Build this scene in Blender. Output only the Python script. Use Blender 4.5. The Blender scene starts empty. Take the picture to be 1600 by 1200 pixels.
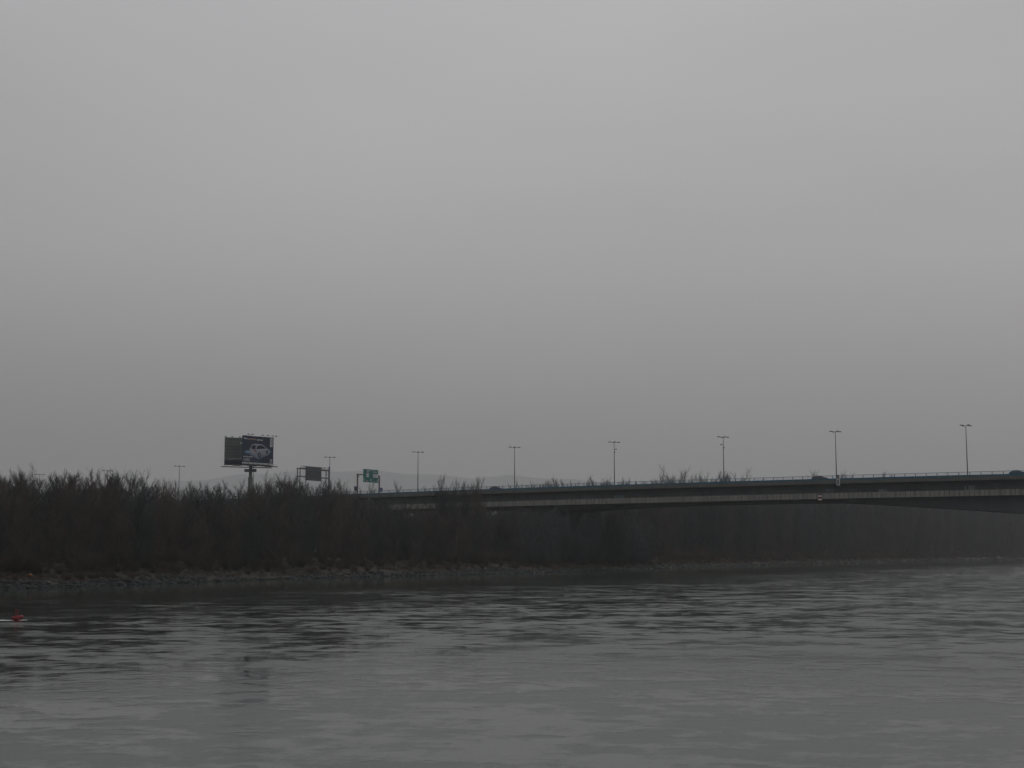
import bpy, math, random
import numpy as np
from mathutils import Vector, Matrix
random.seed(7); np.random.seed(7)
S = bpy.context.scene
COL = S.collection
R = math.radians

# ------------------------------------------------------------------ camera
F = 2222.0; CAMZ = 5.4; PITCH = math.atan((862 - 600) / F)
cam_d = bpy.data.cameras.new('camera'); cam = bpy.data.objects.new('camera', cam_d); COL.objects.link(cam)
cam_d.sensor_width = 36; cam_d.lens = F / 1600 * 36; cam_d.clip_end = 40000; cam_d.clip_start = .5
cam.location = (0, 0, CAMZ); cam.rotation_euler = (math.pi / 2 + PITCH, 0, 0)
S.camera = cam

def ray(u, v):
    x = (u - 800) / F; z = (600 - v) / F
    y = math.cos(PITCH) - z * math.sin(PITCH); zz = math.sin(PITCH) + z * math.cos(PITCH)
    return x / y, zz / y            # dX/dY , dZ/dY
def at(u, v, Y):
    a, b = ray(u, v); return Vector((a * Y, Y, CAMZ + b * Y))
def project(x, y, z):
    z -= CAMZ
    dy = y * math.cos(PITCH) + z * math.sin(PITCH); dz = -y * math.sin(PITCH) + z * math.cos(PITCH)
    return 800 + F * x / dy, 600 - F * dz / dy

# ------------------------------------------------------------------ sky and sun
SUN_EL, SUN_AZ = 38, 35
w = bpy.data.worlds.new('World'); S.world = w; w.use_nodes = True
nt = w.node_tree; N = nt.nodes; L = nt.links
bg = N['Background']; bg.inputs[1].default_value = 0.1
sky = N.new('ShaderNodeTexSky'); sky.sky_type = 'NISHITA'; sky.sun_disc = False
sky.sun_elevation = R(SUN_EL); sky.sun_rotation = R(SUN_AZ); sky.dust_density = 4
tc = N.new('ShaderNodeTexCoord'); sx = N.new('ShaderNodeSeparateXYZ'); L.new(tc.outputs['Generated'], sx.inputs[0])
rp = N.new('ShaderNodeValToRGB'); L.new(sx.outputs[2], rp.inputs[0])
SKY = [(0.0, .0228, .0222, .0221), (.08, .0272, .0264, .0264), (.14, .0328, .0319, .0321), (.20, .0390, .0382, .0386), (.26, .0425, .0420, .0424), (.37, .0480, .0477, .0484), (1.0, .066, .066, .069)]
SKYGAIN = 10.35
e = rp.color_ramp.elements
e[0].position = SKY[0][0]; e[0].color = tuple(c * SKYGAIN for c in SKY[0][1:]) + (1,)
e[1].position = 1; e[1].color = tuple(c * SKYGAIN for c in SKY[-1][1:]) + (1,)
for p in SKY[1:-1]:
    q = e.new(p[0]); q.color = tuple(c * SKYGAIN for c in p[1:]) + (1,)
# broad soft cloud banks
mp = N.new('ShaderNodeMapping'); mp.inputs['Scale'].default_value = (1.0, 1.0, 3.2); L.new(tc.outputs['Generated'], mp.inputs[0])
nz = N.new('ShaderNodeTexNoise'); nz.inputs['Scale'].default_value = 1.7; nz.inputs['Detail'].default_value = 3; nz.inputs['Roughness'].default_value = .45
L.new(mp.outputs[0], nz.inputs[0])
def wmath(op, p, q):
    m_ = N.new('ShaderNodeMath'); m_.operation = op
    for i_, r_ in enumerate((p, q)):
        if isinstance(r_, (int, float)): m_.inputs[i_].default_value = r_
        else: L.new(r_, m_.inputs[i_])
    return m_.outputs[0]
# the overcast is brighter on the sun's side low down and brightest ahead higher up
ze = wmath('MINIMUM', wmath('MAXIMUM', wmath('DIVIDE', sx.outputs[2], .37), 0), 1)
lin = wmath('MULTIPLY', wmath('MULTIPLY', sx.outputs[0], wmath('SUBTRACT', 1, ze)), .30)
xx = wmath('MINIMUM', wmath('MULTIPLY', sx.outputs[0], sx.outputs[0]), .2)
qd = wmath('MULTIPLY', wmath('MULTIPLY', xx, wmath('MULTIPLY', ze, ze)), -.95)
lr_out = wmath('MULTIPLY', wmath('ADD', wmath('ADD', lin, qd), 1), 10)
mr = N.new('ShaderNodeMapRange'); mr.inputs[1].default_value = .3; mr.inputs[2].default_value = .7
mr.inputs[3].default_value = .93; mr.inputs[4].default_value = 1.07; L.new(nz.outputs[0], mr.inputs[0])
mu = N.new('ShaderNodeMath'); mu.operation = 'MULTIPLY'; L.new(mr.outputs[0], mu.inputs[0]); L.new(lr_out, mu.inputs[1])
vm = N.new('ShaderNodeVectorMath'); vm.operation = 'SCALE'; L.new(rp.outputs[0], vm.inputs[0]); L.new(mu.outputs[0], vm.inputs['Scale'])
mx = N.new('ShaderNodeMix'); mx.data_type = 'RGBA'; mx.inputs[0].default_value = .985
L.new(sky.outputs[0], mx.inputs[6]); L.new(vm.outputs[0], mx.inputs[7]); L.new(mx.outputs[2], bg.inputs[0])

sd = bpy.data.lights.new('sun', 'SUN'); sd.energy = .5; sd.angle = R(25); sd.color = (1, .97, .93)
sun = bpy.data.objects.new('sun', sd); COL.objects.link(sun)
dv = Vector((math.sin(R(SUN_AZ)) * math.cos(R(SUN_EL)), math.cos(R(SUN_AZ)) * math.cos(R(SUN_EL)), math.sin(R(SUN_EL))))
sun.rotation_euler = dv.to_track_quat('Z', 'Y').to_euler()
S.view_settings.view_transform = 'Standard'; S.view_settings.look = 'None'; S.view_settings.gamma = 1
S.view_settings.use_curve_mapping = False; S.view_settings.exposure = 0.0
S.cycles.max_bounces = 5; S.cycles.diffuse_bounces = 2; S.cycles.glossy_bounces = 3; S.cycles.volume_bounces = 1
S.cycles.transparent_max_bounces = 8

# ------------------------------------------------------------------ materials
def mat(name, col, rough=.8, var=.25, scale=3.0, col2=None, metal=0, spec=.3, det=4, stretch=None, bump=0):
    m = bpy.data.materials.new(name); m.use_nodes = True
    t = m.node_tree; b = t.nodes['Principled BSDF']
    b.inputs['Roughness'].default_value = rough; b.inputs['Metallic'].default_value = metal
    b.inputs['Specular IOR Level'].default_value = spec
    if var or col2:
        tcn = t.nodes.new('ShaderNodeTexCoord'); src = tcn.outputs['Object']
        if stretch:
            mpn = t.nodes.new('ShaderNodeMapping'); mpn.inputs['Scale'].default_value = stretch
            t.links.new(src, mpn.inputs[0]); src = mpn.outputs[0]
        n = t.nodes.new('ShaderNodeTexNoise'); n.inputs['Scale'].default_value = scale; n.inputs['Detail'].default_value = det
        t.links.new(src, n.inputs[0])
        r = t.nodes.new('ShaderNodeValToRGB'); t.links.new(n.outputs[0], r.inputs[0])
        c2 = col2 or tuple(min(1, c * (1 + var)) for c in col); c1 = tuple(c * (1 - var) for c in col) if not col2 else col
        r.color_ramp.elements[0].position = .35; r.color_ramp.elements[1].position = .65
        r.color_ramp.elements[0].color = (*c1, 1); r.color_ramp.elements[1].color = (*c2, 1)
        t.links.new(r.outputs[0], b.inputs['Base Color'])
        if bump:
            bn = t.nodes.new('ShaderNodeBump'); bn.inputs['Distance'].default_value = bump
            t.links.new(n.outputs[0], bn.inputs['Height']); t.links.new(bn.outputs[0], b.inputs['Normal'])
    else: b.inputs['Base Color'].default_value = (*col, 1)
    return m

M = {}
M['bark'] = mat('bark', (.048, .044, .038), .9, .3, 2.0)
M['twig'] = mat('twig', (.066, .053, .045), .9, .3, .15)
M['twig_grey'] = mat('twig_grey', (.031, .037, .037), .9, .3, .15)
M['birch'] = mat('birch', (.12, .12, .115), .8, .2, 3)
M['shrub'] = mat('shrub', (.062, .038, .027), .9, .3, .12, col2=(.032, .030, .023))
M['grass'] = mat('grass', (.060, .042, .028), .95, .3, .3, col2=(.024, .027, .018))
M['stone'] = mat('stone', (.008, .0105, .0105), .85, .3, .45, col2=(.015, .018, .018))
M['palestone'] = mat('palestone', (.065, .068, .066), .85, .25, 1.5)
M['soil'] = mat('soil', (.022, .021, .017), .95, .3, .08, col2=(.036, .030, .021), bump=.2)
M['wood'] = mat('wood', (.20, .19, .16), .9, .2, 3)
M['conc'] = mat('concrete', (.105, .105, .095), .85, .2, .35, stretch=(1, 1, 2.5), col2=(.075, .078, .074))
M['concdark'] = mat('concrete_dark', (.058, .068, .071), .9, .2, .25, col2=(.085, .092, .094), stretch=(1, 1, .25))  # dirty concrete, with the cool shade below the deck put into its colour
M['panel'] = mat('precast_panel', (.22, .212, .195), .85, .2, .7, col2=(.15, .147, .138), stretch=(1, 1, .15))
M['asphalt'] = mat('asphalt', (.05, .05, .05), .9, .2, 1)
M['blue'] = mat('blue_paint', (.018, .095, .145), .6, .15, 1)
M['lightblue'] = mat('pale_blue_paint', (.10, .19, .235), .6, .1, 1)
M['patch'] = mat('pale_paint', (.16, .185, .19), .85, .15, 1)
M['patchb'] = mat('blue_grey_paint', (.10, .135, .165), .85, .2, 1)
M['steel'] = mat('galvanised_steel', (.13, .13, .13), .6, .15, 2, metal=.2)
M['pinksteel'] = mat('rusty_steel', (.15, .115, .11), .7, .2, 2)
M['lamphead'] = mat('lamp_housing', (.10, .10, .10), .5, .1, 2)
M['lens'] = mat('lamp_lens', (.35, .36, .36), .2, 0)
M['white'] = mat('white_paint', (.62, .64, .64), .6, .05, 2)
M['signgreen'] = mat('sign_green', (.012, .135, .115), .5, .08, .5)
M['signblue'] = mat('sign_blue', (.05, .07, .20), .5, .08, 1)
M['signwhite'] = mat('sign_white', (.55, .56, .56), .5, .05, 1)
M['signgrey'] = mat('sign_grey', (.13, .15, .165), .7, .15, 1.5)
M['navy'] = mat('ad_navy', (.022, .034, .060), .5, .2, .3, col2=(.030, .048, .075))
M['glow'] = mat('ad_lightblue', (.06, .10, .16), .5, .15, .8)
M['glow2'] = mat('ad_skyblue', (.20, .32, .46), .5, .1, .8)
M['adcar'] = mat('ad_silver', (.27, .30, .35), .5, .15, .5)
M['adcar2'] = mat('ad_silver_light', (.40, .44, .49), .5, .1, .5)
M['adcar3'] = mat('ad_silver_dark', (.17, .20, .25), .5, .1, .5)
M['adglass'] = mat('ad_black', (.015, .018, .024), .5, .1, 1)
M['adred'] = mat('ad_red', (.30, .04, .04), .5, .1, 1)
M['adtext'] = mat('ad_text', (.55, .56, .58), .5, .05, 1)
M['adorange'] = mat('ad_orange_text', (.50, .33, .28), .5, .05, 1)
M['column'] = mat('column_paint', (.15, .155, .15), .7, .2, .6, stretch=(1, 1, .3))
M['msg'] = mat('message_panel', (.075, .085, .095), .7, .2, 1.0)
M['tube'] = mat('board_tube', (.20, .225, .22), .7, .2, .6)
M['lattice'] = mat('board_back', (.105, .125, .118), .8, .25, .5, col2=(.15, .17, .16))
M['red'] = mat('red_paint', (.19, .020, .024), .45, .12, 2)
M['darkred'] = mat('dark_red_paint', (.13, .03, .035), .5, .1, 2)
M['orange'] = mat('orange_plastic', (.17, .065, .022), .5, .1, 2)
M['carteal'] = mat('car_paint_teal', (.02, .055, .075), .3, 0, metal=.2, spec=.5)
M['carred'] = mat('car_paint_maroon', (.09, .03, .04), .3, 0, metal=.2, spec=.5)
M['glass'] = mat('car_glass', (.01, .012, .014), .08, 0, spec=.5)
M['rubber'] = mat('rubber', (.02, .02, .02), .9, 0)
M['rim'] = mat('wheel_rim', (.3, .3, .3), .4, 0, metal=.6)
M['lampred'] = mat('tail_lamp_red', (.3, .01, .01), .3, 0)
M['hill'] = mat('hill_forest', (.10, .115, .11), .95, .3, .004)
M['foam'] = mat('foam', (.60, .62, .60), .7, .1, 3)

# ------------------------------------------------------------------ mesh helpers
class MB:
    def __init__(s): s.v = []; s.f = []
    def add(s, vs, fs):
        o = len(s.v); s.v += [tuple(p) for p in vs]; s.f += [tuple(i + o for i in f) for f in fs]
    def hexa(s, p):            # 8 points, bottom 0-3 ccw, top 4-7
        s.add(p, [(3, 2, 1, 0), (4, 5, 6, 7), (0, 1, 5, 4), (1, 2, 6, 5), (2, 3, 7, 6), (3, 0, 4, 7)])
    def box(s, c, d, ax=None):
        c = Vector(c); X, Y, Z = ax or (Vector((1, 0, 0)), Vector((0, 1, 0)), Vector((0, 0, 1)))
        a, b, h = d[0] / 2, d[1] / 2, d[2] / 2
        s.hexa([c + X * i * a + Y * j * b + Z * k * h for k in (-1, 1) for i, j in ((-1, -1), (1, -1), (1, 1), (-1, 1))])
    def tube(s, p0, p1, r0, r1, n=6, cap=True):
        p0 = Vector(p0); p1 = Vector(p1); d = (p1 - p0).normalized()
        a = d.orthogonal().normalized(); b = d.cross(a)
        vs = []
        for p, r in ((p0, r0), (p1, r1)):
            for i in range(n):
                t = 2 * math.pi * i / n; vs.append(p + (a * math.cos(t) + b * math.sin(t)) * r)
        fs = [(i, (i + 1) % n, n + (i + 1) % n, n + i) for i in range(n)]
        if cap: fs += [tuple(reversed(range(n))), tuple(range(n, 2 * n))]
        s.add(vs, fs)
    def twig(s, p0, p1, r):     # thin three-sided tapering shoot
        d = (p1 - p0); a = d.orthogonal().normalized() * r; b = d.normalized().cross(a)
        s.add([p0 + a, p0 - a * .5 + b * .87, p0 - a * .5 - b * .87, p1], [(0, 1, 3), (1, 2, 3), (2, 0, 3)])
    def seg(s, p0, p1, r0, r1):  # three-sided limb
        d = (p1 - p0); a = d.orthogonal().normalized(); b = d.normalized().cross(a)
        vs = [p + (a * x + b * y) * r for p, r in ((p0, r0), (p1, r1)) for x, y in ((1, 0), (-.5, .87), (-.5, -.87))]
        s.add(vs, [(0, 1, 4, 3), (1, 2, 5, 4), (2, 0, 3, 5)])
    def prism(s, poly, o, U, V, W, th):   # poly in (u,v), extruded th along W
        o = Vector(o); n = len(poly)
        vs = [o + U * x + V * y for x, y in poly] + [o + U * x + V * y + W * th for x, y in poly]
        s.add(vs, [tuple(reversed(range(n))), tuple(range(n, 2 * n))] + [(i, (i + 1) % n, n + (i + 1) % n, n + i) for i in range(n)])
    def lathe(s, prof, c, n=20):
        c = Vector(c); vs = []
        for r, z in prof:
            for i in range(n):
                t = 2 * math.pi * i / n; vs.append(c + Vector((r * math.cos(t), r * math.sin(t), z)))
        fs = [(k * n + i, k * n + (i + 1) % n, (k + 1) * n + (i + 1) % n, (k + 1) * n + i) for k in range(len(prof) - 1) for i in range(n)]
        fs += [tuple(reversed(range(n))), tuple(range((len(prof) - 1) * n, len(prof) * n))]
        s.add(vs, fs)
    def mesh(s, name, m, smooth=False):
        me = bpy.data.meshes.new(name); me.from_pydata(s.v, [], s.f); me.materials.append(m)
        if smooth: me.polygons.foreach_set('use_smooth', [True] * len(me.polygons))
        return me
    def build(s, name, m, parent=None, smooth=False, org=None):
        if org is not None:
            o3 = Vector(org); s.v = [tuple(Vector(p) - o3) for p in s.v]
        return link(name, s.mesh(name, m, smooth), parent, org if parent is None else None)

def link(name, data, parent=None, loc=None):
    o = bpy.data.objects.new(name, data); COL.objects.link(o)
    if loc is not None: o.location = loc
    if parent: o.parent = parent
    return o
def tag(o, label=None, cat=None, group=None, kind=None):
    if label: o['label'] = label
    if cat: o['category'] = cat
    if group: o['group'] = group
    if kind: o['kind'] = kind
    return o
def thing(name, loc, label, cat, group=None, rz=0):
    o = link(name, None, None, loc); o.rotation_euler = (0, 0, rz); o.empty_display_size = .5
    return tag(o, label, cat, group)
def copy_tree(o, parent=None):
    kids = [c for c in ALLKIDS.get(o.name, [])]
    c = o.copy(); COL.objects.link(c); c.parent = parent
    for k in kids: copy_tree(k, c)
    return c
ALLKIDS = {}
def reg(o, kids): ALLKIDS[o.name] = kids
ZV = Vector((0, 0, 1))

# ------------------------------------------------------------------ river bank, terrain, water, hills
BANK = [(-420, -520), (-190, -40), (-110, 130), (-74.5, 207), (-61.5, 240), (-43.7, 286), (-12, 338), (12, 379), (65, 500), (150, 667), (242, 828), (369, 1026), (700, 1500), (1500, 2600), (4200, 6000), (9000, 11500)]
def catmull(pts, step=4.0):
    out = []
    P = [Vector((x, y)) for x, y in pts]; P = [P[0] * 2 - P[1]] + P + [P[-1] * 2 - P[-2]]
    for i in range(1, len(P) - 2):
        d = (P[i + 1] - P[i]).length; mid = (P[i] + P[i + 1]) / 2
        st = step if abs(mid.x) < 500 and 100 < mid.y < 1300 else 60
        n = max(2, int(d / st))
        for k in range(n):
            t = k / n
            out.append(.5 * ((2 * P[i]) + (P[i + 1] - P[i - 1]) * t + (2 * P[i - 1] - 5 * P[i] + 4 * P[i + 1] - P[i + 2]) * t * t + (3 * P[i] - P[i - 1] - 3 * P[i + 1] + P[i + 2]) * t ** 3))
    out.append(P[-2]); return out
BL = catmull(BANK)
BN = []
for i in range(len(BL)):
    t = (BL[min(i + 1, len(BL) - 1)] - BL[max(i - 1, 0)]).normalized(); BN.append(Vector((-t.y, t.x)))
_acc = [0]
for i in range(1, len(BL)): _acc.append(_acc[-1] + (BL[i] - BL[i - 1]).length)
BA = np.array([(p.x, p.y) for p in BL]); BNA = np.array([(p.x, p.y) for p in BN]); ACC = np.array(_acc)
def bank_at(s, o):       # s along bank, o inland
    x = np.interp(s, ACC, BA[:, 0]); y = np.interp(s, ACC, BA[:, 1])
    nx = np.interp(s, ACC, BNA[:, 0]); ny = np.interp(s, ACC, BNA[:, 1])
    return x + nx * o, y + ny * o
def bank_s_for_y(y): return float(np.interp(y, BA[:, 1], ACC))
def wob(s, k): return math.sin(s * .11 + k) * .5 + math.sin(s * .043 + 2 * k) * .6 + math.sin(s * .31 + 3 * k) * .25
OFFS = [-14, -5, -1.5, 0, 1.2, 2.6, 4.5, 7, 10, 14, 20, 30, 45, 70, 110, 180, 300, 600, 1200, 2500, 5000, 9000, 14000]
HGT = [-1.4, -1.2, -.5, .0, .35, .8, 1.3, 1.9, 2.5, 3.0, 3.3, 3.5, 3.8, 4.0, 4.2, 4.4, 4.5, 4.5, 4.5, 4.5, 4.5, 4.5, 4.5]
def ground(s, o):
    h = float(np.interp(o, OFFS, HGT))
    if 1 < o < 60: h += .35 * wob(s, o * .21) * min(1, (o - 1) / 5)
    return h
s_lo, s_hi = bank_s_for_y(200), bank_s_for_y(1030)
g = MB(); n = len(OFFS)
LIM = 11300
for i in range(len(BL)):
    for o in OFFS:
        x, y = BL[i].x + BN[i].x * o, BL[i].y + BN[i].y * o
        # spread the far inland columns as a fan so the sheet reaches the horizon without folding
        if o >= 600:
            k = i / (len(BL) - 1); ang = R(200 - 190 * k) if False else None
        x = max(-LIM, min(LIM, x)); y = max(-1200, min(LIM, y))
        z = ground(ACC[i], o)
        g.v.append((x, y, z))
for i in range(len(BL) - 1):
    for j in range(n - 1):
        a = i * n + j; g.f.append((a, a + n, a + n + 1, a + 1))
terr = g.build('ground', M['soil'], smooth=True); tag(terr, kind='structure')

# river
wm = bpy.data.materials.new('river_water'); wm.use_nodes = True; t = wm.node_tree; b = t.nodes['Principled BSDF']
b.inputs['Base Color'].default_value = (.028, .036, .033, 1); b.inputs['IOR'].default_value = 1.333
b.inputs['Roughness'].default_value = .06
tcn = t.nodes.new('ShaderNodeTexCoord')
def noise(scale, det, rough, stretch, rot):
    m_ = t.nodes.new('ShaderNodeMapping'); m_.inputs['Scale'].default_value = stretch; m_.inputs['Rotation'].default_value = (0, 0, R(rot))
    t.links.new(tcn.outputs['Object'], m_.inputs[0])
    n_ = t.nodes.new('ShaderNodeTexNoise'); n_.inputs['Scale'].default_value = scale; n_.inputs['Detail'].default_value = det; n_.inputs['Roughness'].default_value = rough
    t.links.new(m_.outputs[0], n_.inputs[0]); return n_.outputs[0]
def mathn(op, a, b_):
    m_ = t.nodes.new('ShaderNodeMath'); m_.operation = op
    for i, q in enumerate((a, b_)):
        if isinstance(q, (int, float)): m_.inputs[i].default_value = q
        else: t.links.new(q, m_.inputs[i])
    return m_.outputs[0]
def rng(x, a, b_, c, d):
    m_ = t.nodes.new('ShaderNodeMapRange'); t.links.new(x, m_.inputs[0])
    for i, q in enumerate((a, b_, c, d)): m_.inputs[i + 1].default_value = q
    return m_.outputs[0]
ROT = 60
sp = t.nodes.new('ShaderNodeSeparateXYZ'); t.links.new(tcn.outputs['Object'], sp.inputs[0])
dist = mathn('SUBTRACT', mathn('MULTIPLY', mathn('ADD', sp.outputs[0], 74), .88), mathn('MULTIPLY', mathn('SUBTRACT', sp.outputs[1], 207), .476))
patch = noise(.022, 4, .6, (1, 1.6, 1), 0)
dist = mathn('ADD', dist, mathn('MULTIPLY', mathn('SUBTRACT', patch, .5), 130))
cur = rng(dist, 30, 120, .25, 1.35)                 # sheltered by the bank, ruffled in the current
streak = mathn('ADD', mathn('MULTIPLY', noise(.15, 4, .6, (.9, 1.1, 1), -12), .5), mathn('MULTIPLY', noise(.62, 4, .65, (.9, 1.0, 1), 8), .5))
ruf = mathn('MULTIPLY', rng(dist, 28, 105, 0, 1), rng(streak, .46, .565, .0, 1))
open_ = rng(dist, 112, 190, 0, .7)                  # midstream is ruffled all over
ruf = mathn('MINIMUM', mathn('ADD', ruf, open_), 1)
t.links.new(rng(ruf, 0, 1, .05, .255), b.inputs['Roughness'])
amp = mathn('ADD', mathn('MULTIPLY', ruf, .9), .25)
big = mathn('MULTIPLY', noise(.20, 3, .5, (1, 1.3, 1), ROT), .013)
mid = mathn('MULTIPLY', noise(.9, 3, .55, (1, 1.4, 1), ROT), .014)
fine = mathn('MULTIPLY', noise(4.5, 3, .6, (1, 1.3, 1), ROT), .0042)
hgt = mathn('ADD', mathn('ADD', mathn('MULTIPLY', mid, amp), mathn('MULTIPLY', fine, amp)), big)
bp = t.nodes.new('ShaderNodeBump'); bp.inputs['Strength'].default_value = 1; bp.inputs['Distance'].default_value = 1.0
t.links.new(hgt, bp.inputs['Height']); t.links.new(bp.outputs[0], b.inputs['Normal'])
wv = MB(); wv.add([(-900, -1100, 0), (11200, -1100, 0), (11200, 11300, 0), (-900, 11300, 0)], [(0, 1, 2, 3)])
tag(wv.build('river', wm), kind='structure')

# hills about ten kilometres away
prof = [(-200, 775), (0, 768), (150, 760), (310, 750), (375, 742), (450, 737), (520, 735), (600, 737), (645, 740), (701, 744), (735, 746), (770, 745), (803, 743.5), (848, 746), (870, 748), (915, 751), (960, 755), (1010, 759), (1100, 768), (1300, 780), (1800, 790)]
pu = [p[0] for p in prof]; pv = [p[1] for p in prof]
h = MB(); NX, NY = 220, 16; D0 = 10300
for i in range(NX):
    u = -200 + 2000 * i / (NX - 1); v = float(np.interp(u, pu, pv)); top = at(u, v, D0)
    for j in range(NY):
        q = j / (NY - 1); y = 7800 + 3450 * q
        k = math.exp(-((y - D0) / 900) ** 2)
        zz = top.z * k * (1 + .012 * math.sin(i * .55 + j)) + 25 * math.sin(i * .3 + j * 1.3) * k * (1 - k) + 2 - (40 if j in (0, NY - 1) else 0)
        h.v.append((top.x * y / D0, y, zz))
for i in range(NX - 1):
    for j in range(NY - 1):
        a = i * NY + j; h.f.append((a, a + NY, a + NY + 1, a + 1))
# dip of the end rows stays above the haze floor
h.v = [(x, y, max(z, -1.5)) for x, y, z in h.v]
tag(h.build('hills', M['hill'], smooth=True), kind='structure')

# ------------------------------------------------------------------ bridge geometry
A0 = Vector((105.7, 385, 0)); AD = Vector((-.873, .488, 0)).normalized(); DD = Vector((-.488, -.873, 0)).normalized()
EDGE = 13.0
def brg(s, n_, z): p = A0 + AD * s + DD * n_; return Vector((p.x, p.y, z))
def s_at(u, v, n_):
    k = ray(u, v)[0]; p = A0 + DD * n_; return (p.x - k * p.y) / (k * AD.y - AD.x)
pts = [(1600, 735), (1500, 737.5), (1400, 740), (1300, 743), (1200, 745.5), (1100, 748.7), (1000, 752.5), (900, 755.7), (800, 758.7), (700, 762.3), (600, 766)]
ss = []; zs = []
for u, v in pts:
    s_ = s_at(u, v, EDGE); p = brg(s_, EDGE, 0); ss.append(s_); zs.append(at(u, v, p.y).z)
cf = np.polyfit(ss, zs, 2)
def zt(s): # railing top
    s_ = min(max(s, -140), 215); b_ = float(np.polyval(cf, s_))
    sl = float(np.polyval(np.polyder(cf), 215))
    return b_ + (sl * (s - 215) if s > 215 else 0)
def sweep(mb, s0, s1, sect, step=7.0):
    """sect(s) -> list of (n, dz below railing top); closed section"""
    k = max(1, int((s1 - s0) / step)); rows = []
    for i in range(k + 1):
        s = s0 + (s1 - s0) * i / k; rows.append([brg(s, a, zt(s) + b_) for a, b_ in sect(s)])
    m_ = len(rows[0]); o = len(mb.v)
    for r_ in rows: mb.v += [tuple(p) for p in r_]
    for i in range(k):
        for j in range(m_): mb.f.append((o + i * m_ + j, o + i * m_ + (j + 1) % m_, o + (i + 1) * m_ + (j + 1) % m_, o + (i + 1) * m_ + j))
    mb.f.append(tuple(o + j for j in reversed(range(m_)))); mb.f.append(tuple(o + k * m_ + j for j in range(m_)))
S0, S1 = -150, 420
bridge = thing('bridge', (0, 0, 0), 'long grey concrete two-level motorway bridge with blue barrier crossing the river', 'bridge')
m_ = MB(); sweep(m_, S0, S1, lambda s: [(EDGE, -1.25), (EDGE, -2.2), (EDGE - .6, -2.25), (EDGE - 2.4, -2.55), (-EDGE + 2.4, -2.55), (-EDGE, -2.2), (-EDGE, -1.25)])
m_.build('deck_slab', M['conc'], bridge)
m_ = MB(); sweep(m_, S0, S1, lambda s: [(EDGE - 1.0, -1.22), (EDGE - 1.0, -1.246), (-EDGE + 1.0, -1.246), (-EDGE + 1.0, -1.22)])
m_.build('road_surface', M['asphalt'], bridge)
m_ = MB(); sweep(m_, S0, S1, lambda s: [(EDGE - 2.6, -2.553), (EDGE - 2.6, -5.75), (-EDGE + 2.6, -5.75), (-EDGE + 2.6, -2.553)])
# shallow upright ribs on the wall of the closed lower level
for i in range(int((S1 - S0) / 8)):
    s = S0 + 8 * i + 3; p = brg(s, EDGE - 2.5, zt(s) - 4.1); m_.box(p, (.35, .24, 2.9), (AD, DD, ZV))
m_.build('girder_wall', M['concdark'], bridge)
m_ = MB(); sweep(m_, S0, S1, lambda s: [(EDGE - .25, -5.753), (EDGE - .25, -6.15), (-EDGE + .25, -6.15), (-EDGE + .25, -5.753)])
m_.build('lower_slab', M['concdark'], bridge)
# lower fascia: separate precast panels, one mesh
def fascia(sign):
    q = MB(); s = S0; wd = 1.25; i = 0
    while s < S1:
        jitter = .012 * math.sin(i * 7.3); n0 = sign * (EDGE - .24 + jitter); n1 = sign * (EDGE - .06 + jitter)
        a, b_ = s + .07, s + wd - .07; top = -4.68 + .03 * math.sin(i * 3.1)
        ps = []
        for z0 in (-6.2, top):
            for (ss_, nn) in ((a, n0), (b_, n0), (b_, n1), (a, n1)): ps.append(brg(ss_, nn, zt(ss_) + z0))
        q.hexa(ps); s += wd; i += 1
    return q
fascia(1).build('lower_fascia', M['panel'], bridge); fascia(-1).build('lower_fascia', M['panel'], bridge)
def haunch(s):
    if s < 22: return .30 + 3.9 * ((22 - s) / 53) ** 1.15
    return .30 + max(0, 1.6 * ((s - 60) / 45) ** 2 if 60 < s < 105 else (1.6 * ((145 - s) / 40) ** 2 if 105 <= s < 145 else 0))
def hs(s):
    q = haunch(max(s, -110)) if s > -110 else haunch(-220 - s)
    return [(EDGE - 2.4, -6.153), (EDGE - 3.2, -6.35 - q), (-EDGE + 3.2, -6.35 - q), (-EDGE + 2.4, -6.153)]
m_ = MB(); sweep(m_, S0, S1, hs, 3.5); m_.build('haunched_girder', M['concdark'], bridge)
# barriers and railing
for sg in (1, -1):
    m_ = MB(); sweep(m_, S0, S1, lambda s: [(sg * (EDGE - .05), -.78), (sg * (EDGE - .05), -1.247), (sg * (EDGE - .25), -1.247), (sg * (EDGE - .25), -.78)])
    m_.build('crash_barrier', M['blue'], bridge)
    m_ = MB()
    sweep(m_, S0, S1, lambda s: [(sg * (EDGE - .09), 0), (sg * (EDGE - .09), -.13), (sg * (EDGE - .21), -.13), (sg * (EDGE - .21), 0)])
    m_.build('handrail', M['lightblue'], bridge)
    m_ = MB()
    for zz in (-.33, -.55): sweep(m_, S0, S1, lambda s: [(sg * (EDGE - .12), zz), (sg * (EDGE - .12), zz - .035), (sg * (EDGE - .17), zz - .035), (sg * (EDGE - .17), zz)])
    m_.build('railing_wire', M['lightblue'], bridge)
    if sg == 1:
        pm = MB(); pm.box((0, 0, -.44), (.16, .10, .62), (AD, DD, ZV)); pm = pm.mesh('railing_post', M['blue'])
        for i in range(96):
            s = -45 + 2.75 * i; o = link('railing_post', pm, bridge); o.location = brg(s, EDGE - .15, zt(s))
# median guard rail and road markings
m_ = MB(); sweep(m_, S0, S1, lambda s: [(.9, -.45), (.9, -.80), (.82, -.80), (.82, -.45)]); m_.build('guard_rail', M['steel'], bridge)
m_ = MB()
for nn in (EDGE - 1.6, 1.8, -1.8, -EDGE + 1.6): sweep(m_, S0, S1, lambda s: [(nn, -1.215), (nn, -1.219), (nn - .15, -1.219), (nn - .15, -1.215)])
m_.build('lane_marking', M['white'], bridge)
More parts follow.
